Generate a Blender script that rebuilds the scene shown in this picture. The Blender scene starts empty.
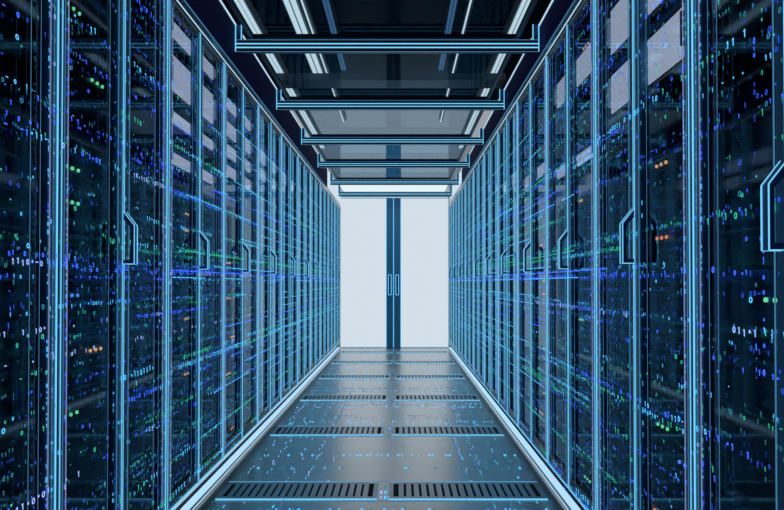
import bpy, math, random
from mathutils import Matrix, Vector

random.seed(7)
scene = bpy.context.scene
COL = scene.collection

# ------------------------------------------------------------------ constants (metres)
CAMZ = 0.88                 # camera height
XL, XR = -0.80, 0.65        # front planes of the two rows of cabinets
W = 0.767                   # cabinet width along the aisle
Y0L, Y0R = 1.635, 1.553     # where the second cabinet of each row begins
YEND = 9.49                 # the white end wall
HCAB = 1.92                 # cabinet height
ZROOF = 2.00                # underside of the beams of the aisle roof
XC = (XL + XR) / 2

# ------------------------------------------------------------------ materials
def new_mat(name):
    m = bpy.data.materials.new(name)
    m.use_nodes = True
    m.node_tree.nodes.clear()
    return m

def out(m, sock):
    o = m.node_tree.nodes.new('ShaderNodeOutputMaterial')
    m.node_tree.links.new(sock, o.inputs['Surface'])

def principled(name, col, rough=0.5, metal=0.0, spec=0.5, noise=0.0, nscale=20.0, rough_var=0.0):
    m = new_mat(name)
    nt = m.node_tree
    p = nt.nodes.new('ShaderNodeBsdfPrincipled')
    p.inputs['Base Color'].default_value = (*col, 1)
    p.inputs['Roughness'].default_value = rough
    p.inputs['Metallic'].default_value = metal
    p.inputs['Specular IOR Level'].default_value = spec
    if noise or rough_var:
        tc = nt.nodes.new('ShaderNodeTexCoord')
        n = nt.nodes.new('ShaderNodeTexNoise')
        n.inputs['Scale'].default_value = nscale
        n.inputs['Detail'].default_value = 4
        nt.links.new(tc.outputs['Object'], n.inputs['Vector'])
        if noise:
            mx = nt.nodes.new('ShaderNodeMix'); mx.data_type = 'RGBA'
            mx.inputs[6].default_value = (*[c * (1 - noise) for c in col], 1)
            mx.inputs[7].default_value = (*[min(1, c * (1 + noise)) for c in col], 1)
            nt.links.new(n.outputs['Fac'], mx.inputs[0])
            nt.links.new(mx.outputs[2], p.inputs['Base Color'])
        if rough_var:
            mr = nt.nodes.new('ShaderNodeMapRange')
            mr.inputs['To Min'].default_value = rough - rough_var
            mr.inputs['To Max'].default_value = rough + rough_var
            nt.links.new(n.outputs['Fac'], mr.inputs['Value'])
            nt.links.new(mr.outputs['Result'], p.inputs['Roughness'])
    out(m, p.outputs[0])
    return m

def emitter(name, col, strength, sampled=False):
    m = new_mat(name)
    e = m.node_tree.nodes.new('ShaderNodeEmission')
    e.inputs['Color'].default_value = (*col, 1)
    e.inputs['Strength'].default_value = strength
    out(m, e.outputs[0])
    m.cycles.emission_sampling = 'AUTO' if sampled else 'NONE'
    return m

def glass(name, tint, ior=1.5, rough=0.02, refl=(0.9, 0.95, 1.0)):
    m = new_mat(name)
    nt = m.node_tree
    t = nt.nodes.new('ShaderNodeBsdfTransparent'); t.inputs[0].default_value = (*tint, 1)
    g = nt.nodes.new('ShaderNodeBsdfGlossy'); g.inputs['Color'].default_value = (*refl, 1)
    g.inputs['Roughness'].default_value = rough
    f = nt.nodes.new('ShaderNodeFresnel'); f.inputs['IOR'].default_value = ior
    mx = nt.nodes.new('ShaderNodeMixShader')
    nt.links.new(f.outputs[0], mx.inputs[0])
    nt.links.new(t.outputs[0], mx.inputs[1])
    nt.links.new(g.outputs[0], mx.inputs[2])
    out(m, mx.outputs[0])
    return m

M = {}
M['frame'] = principled('dark_blue_metal', (0.012, 0.030, 0.060), 0.32, 0.7)
M['stile'] = principled('blue_grey_metal', (0.07, 0.22, 0.34), 0.42, 0.35)
M['carcass'] = principled('black_navy_steel', (0.006, 0.010, 0.022), 0.5, 0.3, noise=0.3, nscale=6)
M['trim'] = principled('brushed_steel', (0.30, 0.38, 0.44), 0.3, 0.85)
M['server'] = principled('server_black', (0.010, 0.014, 0.024), 0.45, 0.4)
M['bezel'] = principled('bezel_graphite', (0.018, 0.030, 0.045), 0.4, 0.5, noise=0.4, nscale=60)
M['bezel2'] = principled('bezel_navy', (0.020, 0.042, 0.060), 0.45, 0.4, noise=0.4, nscale=60)
M['glass'] = glass('door_glass', (0.62, 0.80, 0.94), 1.52, 0.05, (0.55, 0.80, 1.0))
M['roofglass'] = glass('roof_glass', (0.50, 0.62, 0.70), 1.08, 0.06, (0.35, 0.6, 0.8))
M['fascia'] = principled('navy_fascia', (0.010, 0.010, 0.13), 0.7, 0.0, 0.1)
M['white'] = principled('white_panel', (0.82, 0.86, 0.90), 0.5)
M['ceiling'] = principled('dark_ceiling', (0.004, 0.022, 0.045), 0.8, 0.0, 0.05, noise=0.4, nscale=1.2)
M['duct'] = principled('duct_steel', (0.10, 0.13, 0.15), 0.45, 0.6)
M['slot'] = principled('slot_black', (0.002, 0.003, 0.006), 0.8)
M['grille'] = principled('grille_steel', (0.50, 0.52, 0.55), 0.38, 0.8)
M['stile_door'] = principled('door_stile_blue', (0.07, 0.32, 0.54), 0.4, 0.0)
M['handle'] = principled('handle_blue_steel', (0.03, 0.12, 0.30), 0.3, 0.7)
M['white_glow'] = emitter('backlit_glass_fascia_glow', (0.75, 0.86, 0.95), 0.86, True)
M['line'] = emitter('cyan_light_line', (0.16, 0.56, 0.86), 1.2)
M['line_dim'] = emitter('cyan_light_line_soft', (0.10, 0.36, 0.66), 0.5)
M['line_lilac'] = emitter('lilac_light_line', (0.28, 0.38, 0.72), 0.6)
M['line_white'] = emitter('white_light_line', (0.50, 0.74, 0.92), 0.95)
M['strip'] = emitter('plinth_light', (0.40, 0.66, 0.90), 1.15, True)
M['tube'] = emitter('lamp_tube', (0.76, 0.84, 0.86), 1.3, True)
M['tube_blue'] = emitter('lamp_tube_blue', (0.20, 0.45, 0.85), 0.35, False)
M['upper_wall_glow'] = emitter('glowing_upper_wall', (0.72, 0.82, 0.92), 0.50, True)
M['ceil_glow'] = emitter('white_ceiling_glow', (0.76, 0.82, 0.92), 0.42, True)
M['pale'] = emitter('pale_reflection_glow', (0.62, 0.58, 0.68), 0.8)
M['roof_glow'] = emitter('white_roof_glow', (0.80, 0.90, 0.96), 1.0, True)
M['led_green'] = emitter('led_green', (0.15, 0.62, 0.25), 1.5)
M['led_red'] = emitter('led_red', (0.80, 0.20, 0.10), 1.4)
M['led_orange'] = emitter('led_orange', (0.80, 0.36, 0.12), 1.3)
M['led_blue'] = emitter('led_blue', (0.12, 0.3, 0.9), 1.0)
M['screen_cyan'] = emitter('screen_cyan', (0.15, 0.55, 0.75), 1.5)
M['screen_white'] = emitter('screen_white', (0.42, 0.56, 0.66), 1.4)
DIG = [emitter('digit_blue', (0.04, 0.12, 1.0), 1.9),
       emitter('digit_cyan', (0.07, 0.45, 0.85), 1.7),
       emitter('digit_green', (0.03, 0.52, 0.32), 1.3),
       emitter('digit_pale', (0.30, 0.45, 1.0), 1.4),
       emitter('digit_dim_teal', (0.03, 0.26, 0.38), .95),
       emitter('digit_dim_blue', (0.02, 0.08, 0.60), 1.2)]

def floor_material():
    m = new_mat('dark_polished_floor')
    nt = m.node_tree
    p = nt.nodes.new('ShaderNodeBsdfPrincipled')
    tc = nt.nodes.new('ShaderNodeTexCoord')
    n = nt.nodes.new('ShaderNodeTexNoise')
    n.inputs['Scale'].default_value = 2.2; n.inputs['Detail'].default_value = 5
    nt.links.new(tc.outputs['Object'], n.inputs['Vector'])
    r = nt.nodes.new('ShaderNodeValToRGB')
    r.color_ramp.elements[0].color = (0.40, 0.41, 0.43, 1)
    r.color_ramp.elements[1].color = (0.70, 0.64, 0.59, 1)
    nt.links.new(n.outputs['Fac'], r.inputs[0])
    nt.links.new(r.outputs[0], p.inputs['Base Color'])
    mr = nt.nodes.new('ShaderNodeMapRange')
    mr.inputs['To Min'].default_value = 0.23; mr.inputs['To Max'].default_value = 0.33
    nt.links.new(n.outputs['Fac'], mr.inputs['Value'])
    nt.links.new(mr.outputs['Result'], p.inputs['Roughness'])
    p.inputs['Specular IOR Level'].default_value = 0.6
    p.inputs['Metallic'].default_value = 0.85
    out(m, p.outputs[0])
    return m
M['floor'] = floor_material()

# ------------------------------------------------------------------ mesh collector
class MB:
    def __init__(self):
        self.v, self.f, self.mi, self.mats = [], [], [], []
    def mat(self, m):
        if m not in self.mats: self.mats.append(m)
        return self.mats.index(m)
    def poly(self, pts, m):
        b = len(self.v); self.v += [tuple(p) for p in pts]
        self.f.append(tuple(range(b, b + len(pts)))); self.mi.append(self.mat(m))
    def box(self, x0, x1, y0, y1, z0, z1, m, bev=0.0):
        x0, x1 = min(x0, x1), max(x0, x1); y0, y1 = min(y0, y1), max(y0, y1); z0, z1 = min(z0, z1), max(z0, z1)
        i = self.mat(m)
        c = min(bev, (x1-x0)/2.2, (y1-y0)/2.2, (z1-z0)/2.2)
        b = len(self.v)
        if c <= 0:
            for z in (z0, z1):
                self.v += [(x0,y0,z),(x1,y0,z),(x1,y1,z),(x0,y1,z)]
            fs = [(0,3,2,1),(4,5,6,7),(0,1,5,4),(1,2,6,5),(2,3,7,6),(3,0,4,7)]
            for f in fs: self.f.append(tuple(b+k for k in f)); self.mi.append(i)
            return
        # chamfered box: 8 corners x 3 verts
        idx = {}
        for sx in (0,1):
            for sy in (0,1):
                for sz in (0,1):
                    X = (x0,x1)[sx]; Y = (y0,y1)[sy]; Z = (z0,z1)[sz]
                    xi = X + (c if sx == 0 else -c); yi = Y + (c if sy == 0 else -c); zi = Z + (c if sz == 0 else -c)
                    for a, p in (('x',(X,yi,zi)),('y',(xi,Y,zi)),('z',(xi,yi,Z))):
                        idx[(sx,sy,sz,a)] = len(self.v); self.v.append(p)
        cen = Vector(((x0+x1)/2,(y0+y1)/2,(z0+z1)/2))
        def add(keys):
            ids = [idx[k] for k in keys]
            P = [Vector(self.v[j]) for j in ids]
            n = (P[1]-P[0]).cross(P[2]-P[0])
            mid = sum(P, Vector()) / len(P)
            if n.dot(mid-cen) < 0: ids.reverse()
            self.f.append(tuple(ids)); self.mi.append(i)
        q = [(0,0),(1,0),(1,1),(0,1)]
        for s in (0,1):
            add([(s,a,b2,'x') for a,b2 in q]); add([(a,s,b2,'y') for a,b2 in q]); add([(a,b2,s,'z') for a,b2 in q])
        for a in (0,1):
            for b2 in (0,1):
                add([(0,a,b2,'y'),(1,a,b2,'y'),(1,a,b2,'z'),(0,a,b2,'z')])
                add([(a,0,b2,'x'),(a,1,b2,'x'),(a,1,b2,'z'),(a,0,b2,'z')])
                add([(a,b2,0,'x'),(a,b2,1,'x'),(a,b2,1,'y'),(a,b2,0,'y')])
                for s in (0,1):
                    if True: pass
        for a in (0,1):
            for b2 in (0,1):
                for s in (0,1):
                    add([(a,b2,s,'x'),(a,b2,s,'y'),(a,b2,s,'z')])
    def prism(self, prof, y0, y1, m):
        """profile of (x, z) points swept along y"""
        n = len(prof)
        b = len(self.v); i = self.mat(m)
        self.v += [(x, y0, z) for x, z in prof] + [(x, y1, z) for x, z in prof]
        self.f.append(tuple(b+k for k in range(n))); self.mi.append(i)
        self.f.append(tuple(b+n+k for k in reversed(range(n)))); self.mi.append(i)
        for k in range(n):
            self.f.append((b+k, b+n+k, b+n+(k+1)%n, b+(k+1)%n)); self.mi.append(i)
    def rod(self, p, q, r, m):
        """thin square rod between two points"""
        p, q = Vector(p), Vector(q); d = (q-p).normalized()
        u = d.cross(Vector((0.0,0,1))) if abs(d.z) < 0.9 else d.cross(Vector((1,0,0)))
        u.normalize(); w = d.cross(u)
        i = self.mat(m); b = len(self.v)
        for e in (p, q):
            for a, c in ((-1,-1),(1,-1),(1,1),(-1,1)):
                self.v.append(tuple(e + u*a*r + w*c*r))
        for f in ((0,3,2,1),(4,5,6,7),(0,1,5,4),(1,2,6,5),(2,3,7,6),(3,0,4,7)):
            self.f.append(tuple(b+k for k in f)); self.mi.append(i)
    def cyl(self, p, q, r, m, n=10):
        p, q = Vector(p), Vector(q); d = (q-p).normalized()
        u = d.cross(Vector((0.0,0,1))) if abs(d.z) < 0.9 else d.cross(Vector((1,0,0)))
        u.normalize(); w = d.cross(u); i = self.mat(m); b = len(self.v)
        for e in (p, q):
            for k in range(n):
                t = 2*math.pi*k/n; self.v.append(tuple(e + u*math.cos(t)*r + w*math.sin(t)*r))
        for k in range(n):
            self.f.append((b+k, b+(k+1)%n, b+n+(k+1)%n, b+n+k)); self.mi.append(i)
        self.f.append(tuple(b+k for k in reversed(range(n)))); self.mi.append(i)
        self.f.append(tuple(b+n+k for k in range(n))); self.mi.append(i)
    def glyph(self, o, u, w, ch, m):
        """digit 0 or 1, a dash or a dot, in the frame o + a*u + b*w with a, b in 0..1"""
        o, u, w = Vector(o), Vector(u), Vector(w); i = self.mat(m)
        def P(a, b): return tuple(o + u*a + w*b)
        if ch == '0':
            b = len(self.v); K = 8
            for k in range(K):
                t = 2*math.pi*(k+.5)/K
                self.v.append(P(.5+.44*math.cos(t), .5+.5*math.sin(t)))
                self.v.append(P(.5+.20*math.cos(t), .5+.31*math.sin(t)))
            for k in range(K):
                a, c = 2*k, 2*((k+1)%K)
                self.f.append((b+a, b+c, b+c+1, b+a+1)); self.mi.append(i)
        elif ch == '1':
            self.poly([P(.40,0),P(.62,0),P(.62,1),P(.40,1)], m)
            self.poly([P(.15,.70),P(.40,.86),P(.40,1),P(.15,.84)], m)
        elif ch == '-':
            self.poly([P(.1,.42),P(.9,.42),P(.9,.6),P(.1,.6)], m)
        else:
            self.poly([P(.3,.3),P(.7,.3),P(.7,.7),P(.3,.7)], m)
    def mesh(self, name):
        me = bpy.data.meshes.new(name)
        me.from_pydata(self.v, [], self.f)
        for m in self.mats: me.materials.append(m)
        if self.f: me.polygons.foreach_set('material_index', self.mi)
        me.update()
        return me
    def build(self, name, parent=None, loc=(0,0,0)):
        o = bpy.data.objects.new(name, self.mesh(name)); COL.objects.link(o)
        o.location = loc
        if parent: o.parent = parent
        return o

def tag(o, label, cat, group=None):
    o['label'] = label; o['category'] = cat
    if group: o['group'] = group
    return o
def empty(name, loc, label, cat, group=None):
    o = bpy.data.objects.new(name, None); COL.objects.link(o)
    o.location = loc; o.empty_display_size = 0.1
    return tag(o, label, cat, group)
def structure(name, mb, loc=(0,0,0), parent=None):
    o = mb.build(name, parent, loc); o['kind'] = 'structure'; return o
def copy_child(src, parent):
    c = src.copy(); COL.objects.link(c); c.parent = parent; return c
def copy_children(src, parent):
    for ch in list(src.children):
        c = copy_child(ch, parent)
        for g in list(ch.children): copy_child(g, c)

ORD = ['first', 'second', 'third', 'fourth', 'fifth', 'sixth', 'seventh', 'eighth', 'ninth', 'tenth',
       'eleventh', 'twelfth', 'thirteenth', 'fourteenth', 'fifteenth', 'sixteenth', 'seventeenth', 'eighteenth', 'nineteenth', 'twentieth']

# ------------------------------------------------------------------ rows of glowing digits on the cabinet fronts
def digit_rows(side):
    """list of (height above the camera, glyph height, colours, density, y range)"""
    B, C, G, PALE, DT, DB = range(6)
    rows = []
    SZ = .85
    if side < 0:
        rows += [(.048,.015,[B,B,PALE],.85,(1,9.2)), (.032,.014,[B,PALE],.8,(1.2,9.2)), (.062,.012,[B,DB],.7,(1.3,8)),
                 (.018,.010,[C,B],.6,(1,9)),
                 (.325,.016,[B,B,C,PALE],.9,(1,5.5)), (.318,.010,[C,G],.5,(2.2,9)), (.66,.018,[C,C,B],.8,(1.7,3.4)),
                 (.49,.018,[G,C],1,(2.0,7.5)), (.475,.014,[C],.8,(2.7,8)), (.40,.014,[B],.5,(1.6,5)),
                 (.12,.016,[G,G,C],1,(1.9,8)), (.20,.016,[G,C],.9,(2.2,8)), (-.27,.020,[C,C,G],1,(2,8)), (.13,.010,[G],.6,(1.8,6)), (.10,.010,[G,DT],.6,(2,6)),
                 (-.30,.018,[C,C,B],.9,(2,7)), (-.31,.012,[C,G],.9,(2.3,8)), (-.345,.016,[B,C],.8,(1.9,6)),
                 (-.47,.017,[PALE,B],.62,(1.2,4)), (-.44,.014,[G],.8,(2.2,6)), (-.46,.012,[C],.6,(2.2,7)),
                 (-.62,.018,[G,C],.8,(2,5)), (-.75,.022,[G,G,C],.7,(1.7,4)), (-.10,.014,[PALE,B],.7,(1,3.0)),
                 (-.17,.012,[PALE],.5,(1.2,6)), (-.05,.012,[G,C],.7,(1,4)), (.86,.016,[B,C],.6,(1.6,4)), (.56,.014,[B],.7,(1.2,3))]
    else:
        rows += [(.13,.016,[G,G,C],.8,(1.2,6)), (.14,.010,[G],.6,(1.4,5)), (.03,.016,[B,B,PALE],.85,(1.4,9)),
                 (.015,.012,[B,DB],.7,(1,9)), (.047,.012,[B,C],.7,(1.7,9)),
                 (.47,.018,[G,C],.85,(1.3,6)), (.455,.014,[C,B],.8,(2,8)), (.38,.016,[B,B,C],.9,(2,6)), (.30,.014,[C,G],.8,(2.5,8)),
                 (.255,.014,[G],.8,(2.6,6)), (-.09,.016,[PALE,PALE,B],.85,(1.25,3.4)), (-.07,.010,[C],.7,(2.4,6)), (-.13,.012,[C,PALE],.6,(2.4,5)),
                 (-.32,.016,[B,B,C],.9,(1.3,3)), (-.335,.014,[C,G],.9,(1.6,3.2)), (-.44,.020,[C,C,G],1,(2,8)), (-.40,.016,[C],1,(2.4,8)), (.10,.016,[G,C],1,(2,8)), (.43,.018,[C,G],1,(2.2,8)), (-.425,.012,[C,G],.9,(2.4,8)),
                 (-.46,.012,[B,DB],.7,(1.6,5)), (-.60,.014,[G,C],.7,(1.8,5)), (-.76,.022,[G,C,C],.85,(1.6,4)), (-.78,.014,[C],.6,(1.7,4)),
                 (.70,.016,[B,C,G],.6,(1.4,3)), (.62,.012,[C],.6,(1.8,5)), (.88,.016,[B],.5,(1.7,4))]
    for k in range(120):
        h = random.uniform(-.82, .98)
        rows.append((h, random.choice([.008,.010,.012]), random.choice([[DT],[DT,DB],[DB],[DB,B],[DT,C],[DT,G]]), random.uniform(.2,.55), (1.0, random.uniform(3,9.2))))
    rows = [(h, hd*SZ, c, d, r) for h, hd, c, d, r in rows]
    return rows

def make_digits(side, ncab, y_start):
    """one MB per cabinet of the row; local frame: cabinet base, front plane x = 0"""
    mbs = [MB() for _ in range(ncab)]
    xg = 0.0025 * (-side)              # just proud of the door front, towards the aisle
    def put(y, z, wd, hd, ch, c):
        n = int((y - y_start) // W)
        if 0 <= n < ncab:
            ly = y - y_start - n * W
            if ly + wd > W: return
            # readable from the aisle
            if side < 0: o, u = (xg, ly, z), (0, wd, 0)
            else:        o, u = (xg, ly + wd, z), (0, -wd, 0)
            mbs[n].glyph(o, u, (0, 0, hd), ch, DIG[c])
    for h, hd, cols, dens, (ya, yb) in digit_rows(side):
        y = ya; on = True; c = random.choice(cols)
        stray = random.uniform(-.004, .004)
        while y < yb:
            hd = hd; wd = hd * 1.1 * max(1, y/2.2)
            if random.random() < 0.12: on = not on if random.random() < 0.6 else True
            if random.random() < 0.15: c = random.choice(cols)
            if on and random.random() < dens * (.6 if y < 2.1 else 1):
                put(y, CAMZ + h + stray + random.uniform(-.003, .003) - hd/2, wd, hd, random.choice('0011 1-.').strip() or '1', c)
            y += wd * 1.35
    # thin light traces that run on between the rows of characters towards the far end
    for h, c, ya in ((.33,1,2.6),(.49,1,3.0),(.02,1,2.4),(-.30,1,3.0),(-.315,2,3.4),(-.47,1,3.0),(.045,0,2.2),(-.10,1,3.4),(.12,2,2.6),(-.62,2,2.8),(.62,1,3.2),(.22,1,3.5),(-.20,0,3.2),(-.40,1,3.6),(.40,0,3.0),(.75,1,3.4),(-.75,1,3.0),(.27,1,4),(.44,1,4.2),(-.25,1,4),(-.52,1,3.8),(.07,1,3),(-.06,1,3.4),(-.36,1,4.4),(.55,1,4),(-.15,1,4.5),(.16,1,4)):
        y = ya
        while y < 9.25:
            seg = random.uniform(.06, .35)
            if random.random() < .7:
                yy = y
                while yy < min(y + seg, 9.25):
                    put(yy, CAMZ + h - .008, .05, .016, '-', c); yy += .05
            y += seg
    # upright streams that follow the door edges and posts
    for n in range(ncab):
        for ly, dens, cols in ((.035,.5,[1,1,3,0]), (.045+.01,.25,[4,5]), (W/2-.07,.22,[4,1]), (W/2+.10,.18,[4,5,0]), (W-.055,.6,[1,0,1,2]), (W-.03,.35,[1,3]), (random.uniform(.1,.7),.2,[4,0,2])):
            z = .1; c = random.choice(cols)
            while z < 1.87:
                hd = random.choice([.008,.010,.013])
                if random.random() < .2: c = random.choice(cols)
                if random.random() < dens:
                    put(y_start + n*W + ly, z, .009 if n < 3 else .014, hd, random.choice('101.'), c)
                z += hd * 1.5
        # scattered single characters
        for k in range(150):
            hd = random.choice([.007,.009,.012])
            put(y_start + n*W + random.uniform(.02, W-.05), random.uniform(.1,1.86), hd*1.3, hd, random.choice('01.1'), random.choice([4,4,5,5,1,2,0]))
    return mbs

# ------------------------------------------------------------------ the server cabinet
def cabinet_parts(side):
    """mesh data of the parts for a row; side -1 = left row (cabinet reaches to -x), +1 = right row"""
    s = side
    P = {}
    c = MB()
    # carcass: plinth, back, roof, floor and two side walls, corner posts
    c.box(s*.075, s*.90, .003, W-.003, 0, .082, M['carcass'])
    c.box(s*.035, s*.90, .003, .023, .082, 1.90, M['carcass'])
    c.box(s*.035, s*.90, W-.023, W-.003, .082, 1.90, M['carcass'])
    c.box(s*.875, s*.90, .023, W-.023, .082, 1.90, M['carcass'])
    c.box(s*.035, s*.875, .023, W-.023, 1.87, 1.90, M['carcass'])
    c.box(s*.035, s*.875, .023, W-.023, .082, .10, M['carcass'])
    P['body'] = c
    r = MB()      # mounting rails
    for y in (.065, W-.065):
        r.box(s*.088, s*.105, y-.022, y+.022, .10, 1.87, M['frame'])
        for k in range(39):
            z = .13 + k*.0445
            r.box(s*.0868, s*.0882, y-.006, y+.006, z-.005, z+.005, M['slot'])
    P['mounting_rail'] = r
    t = MB()      # top trim
    t.box(s*.0, s*.90, .002, W-.002, 1.90, HCAB, M['frame'], .003)
    t.box(s*-.004, s*.03, .002, W-.002, 1.886, HCAB, M['trim'], .003)
    t.rod((s*-.006, .004, 1.887), (s*-.006, W-.004, 1.887), .0015, M['line_white'])
    t.rod((s*-.006, .004, HCAB+.001), (s*-.006, W-.004, HCAB+.001), .0016, M['line_dim'])
    P['top_trim'] = t
    return P

def door_parts(side, y0, y1, hinge_low, etched):
    s = side
    za, zb = .088, 1.882
    sw = .040
    fr = MB()
    for a, b in ((y0, y0+sw), (y1-sw, y1)):
        fr.box(0, s*.030, a, b, za, zb, M['stile'] , .004)
    fr.box(s*.001, s*.029, y0+sw, y1-sw, za, za+.05, M['frame'], .002)
    fr.box(s*.001, s*.029, y0+sw, y1-sw, zb-.035, zb, M['frame'], .002)
    gl = MB()
    x = s*.014
    pts = [(x, y0+sw, za+.05), (x, y1-sw, za+.05), (x, y1-sw, zb-.035), (x, y0+sw, zb-.035)]
    if side > 0: pts.reverse()      # the glass faces the aisle
    gl.poly(pts, M['glass'])
    ln = MB()
    xe = -s*.002
    outer = y0+.009 if hinge_low else y1-.004
    inner = y1-.004 if hinge_low else y0+.004
    ln.rod((xe, outer, za), (xe, outer, zb), .0009 if hinge_low else .0014, M['line'])
    ln.rod((xe, inner, za), (xe, inner, zb), .0008, M['line'])
    lo = y0+sw-.001 if hinge_low else y1-sw+.001
    li = y1-sw+.001 if hinge_low else y0+sw-.001
    ln.rod((xe, lo, za+.05), (xe, lo, zb-.035), .0010, M['line_lilac'])
    for q in ((.16, .30, .86) if etched else ((.80,) if hinge_low else (.72, .86))):
        yq = y0+sw + (y1-y0-2*sw)*q
        ln.rod((xe, yq, za+.05), (xe, yq, zb-.035), .0008 if etched else .0005, M['line'] if etched else M['line_dim'])
    mid = y0+sw*.55 if hinge_low else y1-sw*.55
    ln.rod((xe, mid, za), (xe, mid, zb), .0006, M['line_dim'])
    ln.rod((xe, li, za+.05), (xe, li, zb-.035), .0010, M['line_dim'])
    ln.rod((xe, y0+.01, za+.003), (xe, y1-.01, za+.003), .0016, M['line'])
    return fr, gl, ln

def handle_parts(side, yc):
    s = side
    def X(d): return -s*d           # towards the aisle
    zt, zs, zb = 1.088, 1.046, .935
    hb = MB()
    prof = [(X(.001), zt), (X(.033), zs), (X(.033), zb), (X(.001), zb), (X(.001), zb+.012), (X(.024), zb+.012), (X(.024), zs-.006), (X(.001), zt-.024)]
    hb.prism(prof, yc-.012, yc+.012, M['handle'])
    hl = MB()
    for y in (yc-.012, yc+.012):
        for a, b in (((.001, zt), (.034, zs)), ((.034, zs), (.034, zb)), ((.034, zb), (.001, zb))):
            hl.rod((X(a[0]), y, a[1]), (X(b[0]), y, b[1]), .0010, M['line'])
    return hb, hl

def server_unit(side, name, n_u, h, style, pale, loc, label, group):
    s = side
    root = empty(name, loc, label, 'server', group)
    wy = W - .20
    b = MB(); b.box(s*.022, s*.62, -wy/2, wy/2, 0, h, M['server'], .002); b.build('chassis', root)
    f = MB()
    mat = M['bezel2'] if style % 3 == 0 else M['bezel']
    f.box(s*.006, s*.0215, -wy/2-.025, wy/2+.025, 0, h, mat, .002)
    # ventilation slits and drive bays
    nb = 8
    for k in range(nb):
        y = -wy/2 + wy*.05 + k*(wy*.9/nb)
        for q in range(n_u):
            if q*.0445 + .034 > h: break
            z = q*.0445 + .008
            f.box(s*.003, s*.0065, y, y + wy*.9/nb - .010, z, z+.026, M['server'] if (k+style) % 3 else M['frame'], .002)
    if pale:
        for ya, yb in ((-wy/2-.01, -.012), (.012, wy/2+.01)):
            g = MB(); g.box(s*-.004, s*.002, ya, yb, h*.06, h*.94, M['pale'], .003); g.build('reflection_panel', root)  # glowing panels that stand in for pale reflections in the door glass
    f.build('front_panel', root)
    for y in (-wy/2-.012, wy/2+.012):
        e = MB(); e.box(s*-.018, s*.006, y-.004, y+.004, h*.2, h*.8, M['trim'], .002)
        e.build('pull_handle', root)
    cols = ['led_green', 'led_red', 'led_green', 'led_orange', 'led_blue', 'led_green']
    lc = M[cols[style % 6]]
    if pale: return root
    y0 = (-wy*.38, wy*.05, wy*.22, -wy*.12)[style % 4]
    if style % 5 != 4:
        for k in range(3):
            l = MB(); y = y0 + k*.034; z = h*.5
            l.cyl((s*.004, y, z), (s*-.001, y, z), .0048, lc, 8); l.build('indicator_light', root)
    if style % 4 == 1 and n_u <= 2 and loc[1] > 1.6:
        sc = MB(); y = wy*.34
        sc.box(s*-.001, s*.004, y-.022, y+.022, h*.16, h*.86, M['screen_cyan'] if style % 8 == 1 else M['screen_white'], .001); sc.build('status_screen', root)
    return root

def row(side):
    s = side
    xf = XL if s < 0 else XR
    y_start = (Y0L if s < 0 else Y0R) - W
    ncab = 11
    side_name = 'left' if s < 0 else 'right'
    digs = make_digits(s, ncab, y_start)
    parts = {k: v.mesh(k) for k, v in cabinet_parts(s).items()}
    g = .004
    hb, hl = handle_parts(s, W/2 + (.010))
    dms = []
    for etched in (False, True):
        dms.append([[mb.mesh(nm) for mb, nm in zip(d, ('door', 'glass_pane', 'edge_light'))]
                    for d in (door_parts(s, g, W/2-.0015, True, etched), door_parts(s, W/2+.0015, W-g, False, etched))])
    hbm, hlm = hb.mesh('handle'), hl.mesh('handle_outline')
    def link(name, me, parent):
        o = bpy.data.objects.new(name, me); COL.objects.link(o); o.parent = parent; return o
    for n in range(ncab):
        if n == 0: lab = f'black glass-doored server cabinet nearest the camera, cut by the {side_name} picture edge'
        elif n == 1: lab = f'{ORD[n]} glass-doored server cabinet from the camera in the {side_name} row, first one seen whole'
        elif n == ncab-1: lab = f'last glass-doored server cabinet of the {side_name} row, next to the white end wall'
        else: lab = f'{ORD[n]} glass-doored server cabinet from the camera in the {side_name} row, outlined in cyan light'
        root = empty('server_cabinet', (xf, y_start + n*W, 0), lab, 'server cabinet', 'glass-doored server cabinets of the ' + side_name + ' row')
        for k, me in parts.items(): link(k, me, root)
        for i, (fr, gl, ln) in enumerate(dms[1 if n >= 4 else 0]):
            d = link('door', fr, root)
            link('glass_pane', gl, d); link('edge_light', ln, d)
            if i == 0:
                # glowing characters run over both leaves
                pass
            else:
                hd = link('handle', hbm, d); hd['label'] = 'slanted pull handle outlined in light'
                link('handle_outline', hlm, d)
        dg = digs[n].build('glowing_digits', root); dg['kind'] = 'stuff'
        # servers behind the glass of the cabinets one can look into
        lit = REFLECTION_SPANS.get((s, n), [])
        units = []
        rs = random.Random(100 + n*7 + (50 if s > 0 else 0))
        z = .115
        if n <= 3:
            while z < 1.80:
                nu = rs.choice([1,2,2,3,2,4]) if n else rs.choice([2,2,3,4])
                h = nu * .0445 - .004
                hit = [p for p in lit if z < p[1] + .004 and z + h > p[0] - .004]
                if hit:
                    z = max(p[1] for p in hit) + .005; continue
                if z + h > 1.865: break
                units.append((z, h, nu, rs.randrange(60), False))
                z += h + .004 + rs.choice([0,0,.0445,.0,.089])
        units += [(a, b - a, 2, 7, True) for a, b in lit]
        units.sort(reverse=True)
        where = ['nearest', 'second', 'third', 'fourth', 'fifth', 'sixth'][min(n, 5)]
        kd = kl = 0
        for z, h, nu, st, pale in units:
            if pale:
                lab = f'made-up rack unit glowing like a pale glass reflection, {ORD[kl]} such from the top in the {where} {side_name} cabinet'; kl += 1
            else:
                size = {1:'slim', 2:'flat', 3:'deep-faced', 4:'tall'}[nu]
                lab = f'{size} black rack server, {ORD[kd]} dark one from the top in the {where} {side_name} cabinet'; kd += 1
            server_unit(s, 'rack_server', nu, h, st, pale, (xf + s*(.028 if pale else .060), y_start + n*W + W/2, z), lab, f'rack servers in the {where} {side_name} cabinet')  # pale ones are added units standing in for glass reflections

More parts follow.
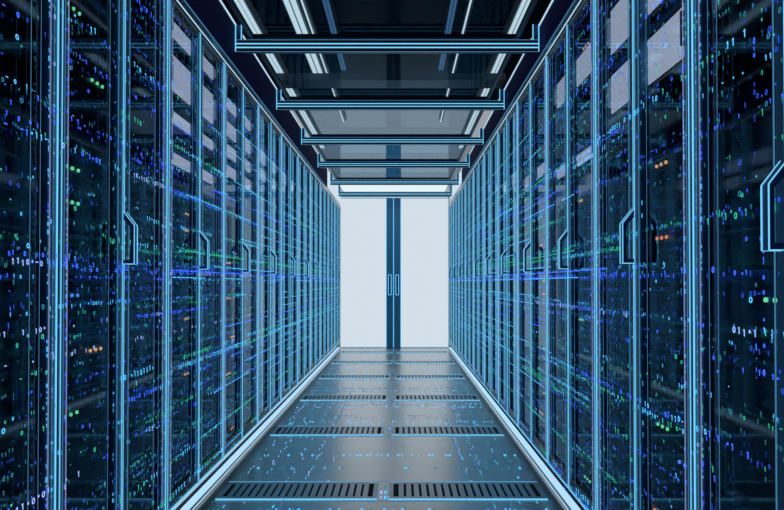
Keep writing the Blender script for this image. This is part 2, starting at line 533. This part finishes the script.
REFLECTION_SPANS = {(1,1): [(1.41,1.55),(1.60,1.76)], (1,2): [(1.32,1.37),(1.62,1.74)], (1,3): [(1.39,1.45)], (1,4): [(1.46,1.53)],
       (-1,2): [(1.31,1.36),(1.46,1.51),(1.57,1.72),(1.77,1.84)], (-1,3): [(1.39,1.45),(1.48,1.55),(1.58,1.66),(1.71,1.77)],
       (-1,4): [(1.49,1.565),(1.59,1.68)], (-1,5): [(1.58,1.67)]}  # heights of the added glowing units that imitate reflections
row(-1)
row(+1)

# ------------------------------------------------------------------ floor and the shell of the room
fl = MB(); fl.box(-1.9, 1.8, -.6, YEND+.3, -.10, 0, M['floor'])
# joints between the floor tiles
floor = structure('floor', fl)

GR_Y = [1.78, 2.98, 4.18, 5.38, 6.58, 7.78, 8.92]
jt = MB()
for y in GR_Y:
    for yy in (y-.145, y+.135):
        jt.box(XL+.04, XR-.04, yy-.0016, yy+.0016, 0, .0008, M['line_dim'])
structure('floor_joint_light', jt, parent=floor)

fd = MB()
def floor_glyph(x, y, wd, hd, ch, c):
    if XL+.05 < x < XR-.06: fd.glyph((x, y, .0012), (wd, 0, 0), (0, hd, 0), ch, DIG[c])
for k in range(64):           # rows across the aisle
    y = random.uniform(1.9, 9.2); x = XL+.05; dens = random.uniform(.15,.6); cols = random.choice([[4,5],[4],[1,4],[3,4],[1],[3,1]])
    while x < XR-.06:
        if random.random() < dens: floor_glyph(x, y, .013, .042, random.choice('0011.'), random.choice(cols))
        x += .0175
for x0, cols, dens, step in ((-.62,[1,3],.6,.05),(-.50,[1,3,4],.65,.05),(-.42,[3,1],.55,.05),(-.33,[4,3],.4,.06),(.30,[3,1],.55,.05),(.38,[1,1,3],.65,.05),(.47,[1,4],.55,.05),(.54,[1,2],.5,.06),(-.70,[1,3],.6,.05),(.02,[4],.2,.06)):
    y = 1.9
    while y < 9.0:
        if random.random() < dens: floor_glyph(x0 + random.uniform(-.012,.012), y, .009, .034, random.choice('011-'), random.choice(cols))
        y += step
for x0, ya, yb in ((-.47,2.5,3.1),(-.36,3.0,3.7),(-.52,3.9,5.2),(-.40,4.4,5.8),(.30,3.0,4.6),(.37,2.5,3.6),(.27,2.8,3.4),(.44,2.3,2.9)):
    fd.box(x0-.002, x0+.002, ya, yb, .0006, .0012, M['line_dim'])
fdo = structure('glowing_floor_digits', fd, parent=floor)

# grilles across the aisle, two to a row
def grille(x0, x1, y, label):
    root = empty('floor_grille', ((x0+x1)/2, y, 0), label, 'floor grille', 'slotted floor grilles across the aisle')
    hw = (x1-x0)/2
    b = MB(); b.box(-hw, hw, -.115, .105, .0005, .0015, M['slot']); b.build('slot_bed', root)
    f = MB()
    for ya, yb in ((-.125,-.095),(.085,.115)): f.box(-hw, hw, ya, yb, .0005, .0045, M['grille'], .001)
    for xa in (-hw, hw-.018): f.box(xa, xa+.018, -.095, .085, .0005, .0045, M['grille'], .001)
    n = int((2*hw-.036)/.0305); st = (2*hw-.036)/n
    for k in range(1, n):
        x = -hw+.018 + k*st
        f.box(x-.0105, x+.0105, -.095, .085, .0008, .0042, M['grille'])
    f.build('grille_frame', root)
    e = MB()
    for yy in (-.126, .116): e.box(-hw, hw, yy-.0011, yy+.0011, .0005, .005, M['line'])
    e.build('edge_light', root)
for i, y in enumerate(GR_Y[1:]):
    where = ['nearest the camera', 'second from the camera', 'third from the camera', 'fourth from the camera', 'fifth from the camera', 'closest to the white doors'][i]
    grille(XL+.05, -.095, y, f'slotted steel floor grille {where}, beside the left cabinets')
    grille(-.045, XR-.05, y, f'slotted steel floor grille {where}, beside the right cabinets')

# light strips along the foot of the cabinets
for s, xf, nm in ((-1, XL, 'left'), (1, XR, 'right')):
    root = empty('floor_light_strip', (xf + s*.035, 1, 0), f'long white light strip on the floor along the foot of the {nm} cabinets', 'light strip', 'light strips at the foot of the cabinets')
    L = YEND - .03 - 1
    h = MB(); h.prism([(-s*.036,.0005),(s*.036,.0005),(s*.036,.016),(s*.030,.018),(-s*.030,.010),(-s*.036,.006)], -.9, L, M['trim']); h.build('housing', root)
    d = MB(); d.prism([(-s*.026,.0105),(s*.004,.0145),(s*.004,.0165),(-s*.026,.0125)], -.9, L, M['strip']); d.build('diffuser', root)
    e = MB()
    e.rod((-s*.038, -.9, .0075), (-s*.038, L, .0075), .0016, M['line_white'])
    e.rod((s*.026, -.9, .020), (s*.026, L, .020), .0020, M['line_white'])
    e.build('edge_light', root)

# walls: backs of the aisle, the white end wall with its added glow
wb = MB()
wb.box(-1.9, XL-.01, YEND, YEND+.12, 0, 3.0, M['white'])
wb.box(XR+.01, 1.8, YEND, YEND+.12, 0, 3.0, M['white'])
wb.box(XL-.01, XR+.01, YEND+.06, YEND+.12, 2.085, 3.0, M['white'])
structure('wall_back', wb)
for nm, x0, x1 in (('left', -1.95, -1.85), ('right', 1.70, 1.80)):
    w = MB(); w.box(x0, x1, -.6, YEND+.12, 0, 3.0, M['carcass']); structure('wall_'+nm, w)
DX = -.088
def end_door(name, x0, x1, stile_at_right, nm):
    root = bpy.data.objects.new(name, None); COL.objects.link(root); root.location = ((x0+x1)/2, YEND+.02, 0); root['kind'] = 'structure'
    cx = (x0+x1)/2
    p = MB(); 
    sx0, sx1 = (x1-.098, x1) if stile_at_right else (x0, x0+.098)
    px0, px1 = (x0, sx0) if stile_at_right else (sx1, x1)
    p.box(px0-cx, px1-cx, 0, .03, .012, 2.03, M['white_glow']); p.build('frosted_panel', root)
    t = MB(); t.box(sx0-cx, sx1-cx, -.008, .034, .01, 2.03, M['stile_door'], .004)
    t.build('stile', root)
    e = MB()
    for xx in (sx0, sx1): e.rod((xx-cx, -.010, .01), (xx-cx, -.010, 2.03), .0035, M['line'])
    e.rod((px0-cx, -.004, .014), (px1-cx, -.004, .014), .006, M['line_white'])
    e.build('edge_light', root)
    h = MB(); hx = (sx0+sx1)/2 - cx
    h.box(hx-.018, hx+.018, -.05, -.034, .72, .99, M['handle'], .006)
    for z in (.76, .95): h.cyl((hx, -.036, z), (hx, -.006, z), .009, M['handle'])
    hd = h.build('handle', root)
    o = MB()
    for xx in (hx-.019, hx+.019): o.rod((xx, -.051, .72), (xx, -.051, .99), .004, M['line'])
    for z in (.72, .99): o.rod((hx-.019, -.051, z), (hx+.019, -.051, z), .004, M['line'])
    o.build('handle_outline', hd)
end_door('door_1', XL-.005, DX-.001, True, 'left')
end_door('door_2', DX+.001, XR+.005, False, 'right')
for nm, x0, x1 in (('wall_glow_1', XL-.01, DX-.105), ('wall_glow_2', DX+.105, XR+.01)):
    tr = MB(); tr.box(x0, x1, YEND+.02, YEND+.05, 2.09, 2.9, M['upper_wall_glow'])  # white wall above the doors, made to glow as an added panel
    o = structure(nm, tr)
    e = MB()
    for za in (2.09, 2.88): e.box(x0, x1, YEND+.005, YEND+.0195, za, za+.02, M['frame'])
    structure('wall_glow_frame', e, parent=o)
pc = MB(); pc.box(DX-.1, DX+.1, YEND-.004, YEND+.055, 2.09, 2.9, M['stile_door']); structure('trim_6', pc)
hd = MB(); hd.box(XL-.01, XR+.01, YEND-.01, YEND+.12, 2.035, 2.085, M['frame'], .004)
hd.rod((XL, YEND-.013, 2.04), (XR, YEND-.013, 2.04), .006, M['line_white'])
structure('trim_1', hd)

# fascias above the cabinets: navy along the row, white near the end doors
YF = 7.72
i = 2
for s, xf in ((-1, XL), (1, XR)):
    xf += s*.030 if s > 0 else 0
    f = MB(); f.box(xf + s*.002, xf + s*.022, .3, YF, HCAB+.004, 2.135, M['fascia'])
    t = structure(f'trim_{i}', f); i += 1
    e = MB(); e.rod((xf - s*.002, .3, 2.135), (xf - s*.002, YF, 2.135), .003, M['line_white']); structure('edge_light', e, parent=t)
    f = MB(); f.box(xf + s*.002, xf + s*.022, YF, YEND-.012, HCAB+.004, 2.14, M['white_glow']); structure(f'trim_{i}', f); i += 1  # emission on the white fascia stands in for light falling on it

# roof of the aisle: beams with glass panels between them
BY = [1.13 + 1.13*k for k in range(8)]
BY = [1.13, 2.26, 3.39, 4.52, 5.66, 6.79, 7.98, 9.04]
def beam(y, label):
    root = empty('roof_beam', (XC + .013, y, ZROOF), label, 'roof beam', 'light-edged roof beams across the aisle')
    hw = (XR-XL)/2 + .009
    b = MB(); b.box(-hw, hw, -.016, .016, 0, .057, M['frame'], .003); b.build('bar', root)
    for sgn in (-1, 1):
        p = MB(); p.box(sgn*hw, sgn*(hw-.028), -.016, .016, .0575, .132, M['handle'], .003)
        br = p.build('bracket', root)
        e = MB()
        for xx in (sgn*hw, sgn*(hw-.028)): e.rod((xx, -.018, .0575), (xx, -.018, .132), .0022, M['line'])
        e.build('edge_light', br)
    e = MB()
    for z in (.020, .038): e.rod((-hw, -.018, z), (hw, -.018, z), .0026, M['line'])
    e.rod((-hw, -.018, 0), (hw, -.018, 0), .0012, M['line_dim']); e.rod((-hw, -.018, .057), (hw, -.018, .057), .0012, M['line_dim'])
    for xx in (-hw, hw): e.rod((xx, -.018, 0), (xx, -.018, .057), .0022, M['line'])
    e.build('edge_light', root)
for k, y in enumerate(BY[1:]):
    beam(y, f'cyan-edged glass roof beam across the aisle, ' + ['just above the top of the picture', 'lowest and widest one in the picture top', 'second one in view from the camera', 'third one in view from the camera', 'fourth one in view from the camera', 'second last before the white doors', 'last before the white doors'][k])
for k in range(len(BY)-2):
    y0, y1 = BY[k+1]+.018, BY[k+2]-.018
    root = empty('roof_panel', (XC, (y0+y1)/2, ZROOF+.059), 'dark glass roof panel between ' + ['the beam above the picture and the widest beam', 'the first and second roof beams in view', 'the second and third roof beams in view', 'the third and fourth roof beams in view', 'the fourth and fifth roof beams in view', 'the last two roof beams before the white doors'][k], 'roof panel', 'glass roof panels over the aisle')
    hw = (XR-XL)/2 - .075; L = (y1-y0)/2
    if k == len(BY)-3:
        p = MB(); p.box(-hw, hw, -L, L, 0, .02, M['roof_glow']); p.build('glow_panel', root)  # white panel given an added glow so it looks brightly lit
        root['label'] = 'white roof panel with added glow between the last two roof beams'
    else:
        p = MB(); p.poly([(-hw+.02,-L+.02,.01),(-hw+.02,L-.02,.01),(hw-.02,L-.02,.01),(hw-.02,-L+.02,.01)], M['roofglass']); p.build('glass_pane', root)
    f = MB()
    for xa in (-hw, hw-.02): f.box(xa, xa+.02, -L, L, 0, .02, M['frame'])
    for ya in (-L, L-.02): f.box(-hw+.02, hw-.02, ya, ya+.02, 0, .02, M['frame'])
    if k != len(BY)-3: f.build('panel_frame', root)

# ceiling of the room with its lamps
ZC = CAMZ + 1.8 + .12
c = MB(); c.box(-1.9, 1.8, -.6, YF, ZC, ZC+.1, M['ceiling']); c.box(-1.9, 1.8, YF, YEND+.12, ZC-.02, ZC+.1, M['ceil_glow']); structure('ceiling', c)  # far part is white ceiling, its lit look put in as emission
def lamp(x, y0, y1, w, mat, label, z=CAMZ+1.8):
    root = empty('ceiling_lamp', (x, (y0+y1)/2, z), label, 'ceiling lamp', 'long ceiling lamps above the aisle roof')
    L = (y1-y0)/2
    h = MB(); h.prism([(-w*.9,.045),(-w*.6,.012),(w*.6,.012),(w*.9,.045),(w*.9,.06),(-w*.9,.06)], -L, L, M['duct']); h.build('housing', root)
    d = MB(); d.cyl((-w*.28, -L+.02, .0), (-w*.28, L-.02, .0), w*.22, mat, 8); d.build('tube', root)
    if w > .03:
        d = MB(); d.cyl((w*.28, -L+.02, .0), (w*.28, L-.02, .0), w*.22, mat, 8); d.build('tube', root)
    m = MB()
    for yy in (-L*.8, 0, L*.8): m.cyl((0, yy, .058), (0, yy, ZC-z), .006, M['duct'])
    m.build('hanger_rod', root)
lamp(XC-.955, 1.5, 9.3, .06, M['tube'], 'long twin-tube ceiling lamp along the left edge of the aisle roof')
lamp(XC+.885, 1.5, 9.3, .06, M['tube'], 'long twin-tube ceiling lamp along the right edge of the aisle roof')
lamp(XC-.545, 1.5, 7.8, .028, M['tube'], 'thin ceiling lamp left of the aisle centre, running far back')
lamp(XC-.63, 1.5, 6.2, .08, M['tube'], 'wide ceiling lamp beside the thin lamp left of the aisle centre')
lamp(XC+.535, 1.5, 7.8, .028, M['tube'], 'thin ceiling lamp right of the aisle centre, running far back')
lamp(XC-.40, 1.5, 5.9, .04, M['tube_blue'], 'short bluish ceiling lamp left of the aisle centre')
lamp(XC+.42, 1.5, 5.9, .04, M['tube_blue'], 'short bluish ceiling lamp right of the aisle centre')
# cable tray crossing above the roof
root = empty('cable_tray', (XC, 5.9, CAMZ+1.68), 'pale steel cable tray crossing above the roof, between the first two beams', 'cable tray')
t = MB()
t.box(-.95, .95, -.12, .12, 0, .008, M['duct'])
for yy in (-.12, .112): t.box(-.95, .95, yy, yy+.008, .008, .06, M['duct'])
t.build('tray', root)
t = MB()
for xx in (-.8, .8): t.cyl((xx, 0, .008), (xx, 0, ZC-CAMZ-1.68), .006, M['duct'])
t.build('hanger_rod', root)

# ------------------------------------------------------------------ light of the place
wd = bpy.data.worlds.new('World'); scene.world = wd; wd.use_nodes = True
wd.node_tree.nodes['Background'].inputs[0].default_value = (0.02, 0.08, 0.26, 1)
wd.node_tree.nodes['Background'].inputs[1].default_value = 0.4

# ------------------------------------------------------------------ camera
cam = bpy.data.cameras.new('camera'); co = bpy.data.objects.new('camera', cam); COL.objects.link(co)
F = 700.0
cam.sensor_fit = 'HORIZONTAL'; cam.sensor_width = 36.0; cam.lens = F/784*36.0
th = math.atan(10/F)
co.location = (0, 0, CAMZ); co.rotation_euler = (math.pi/2 + th, 0, 0)
cam.shift_x = -8/784; cam.shift_y = 18/784
cam.clip_start = .02; cam.clip_end = 60
scene.camera = co

scene.view_settings.view_transform = 'Standard'; scene.view_settings.look = 'None'
scene.view_settings.exposure = 0; scene.view_settings.gamma = 1; scene.view_settings.use_curve_mapping = False
scene.cycles.max_bounces = 10; scene.cycles.transparent_max_bounces = 24
scene.cycles.glossy_bounces = 6
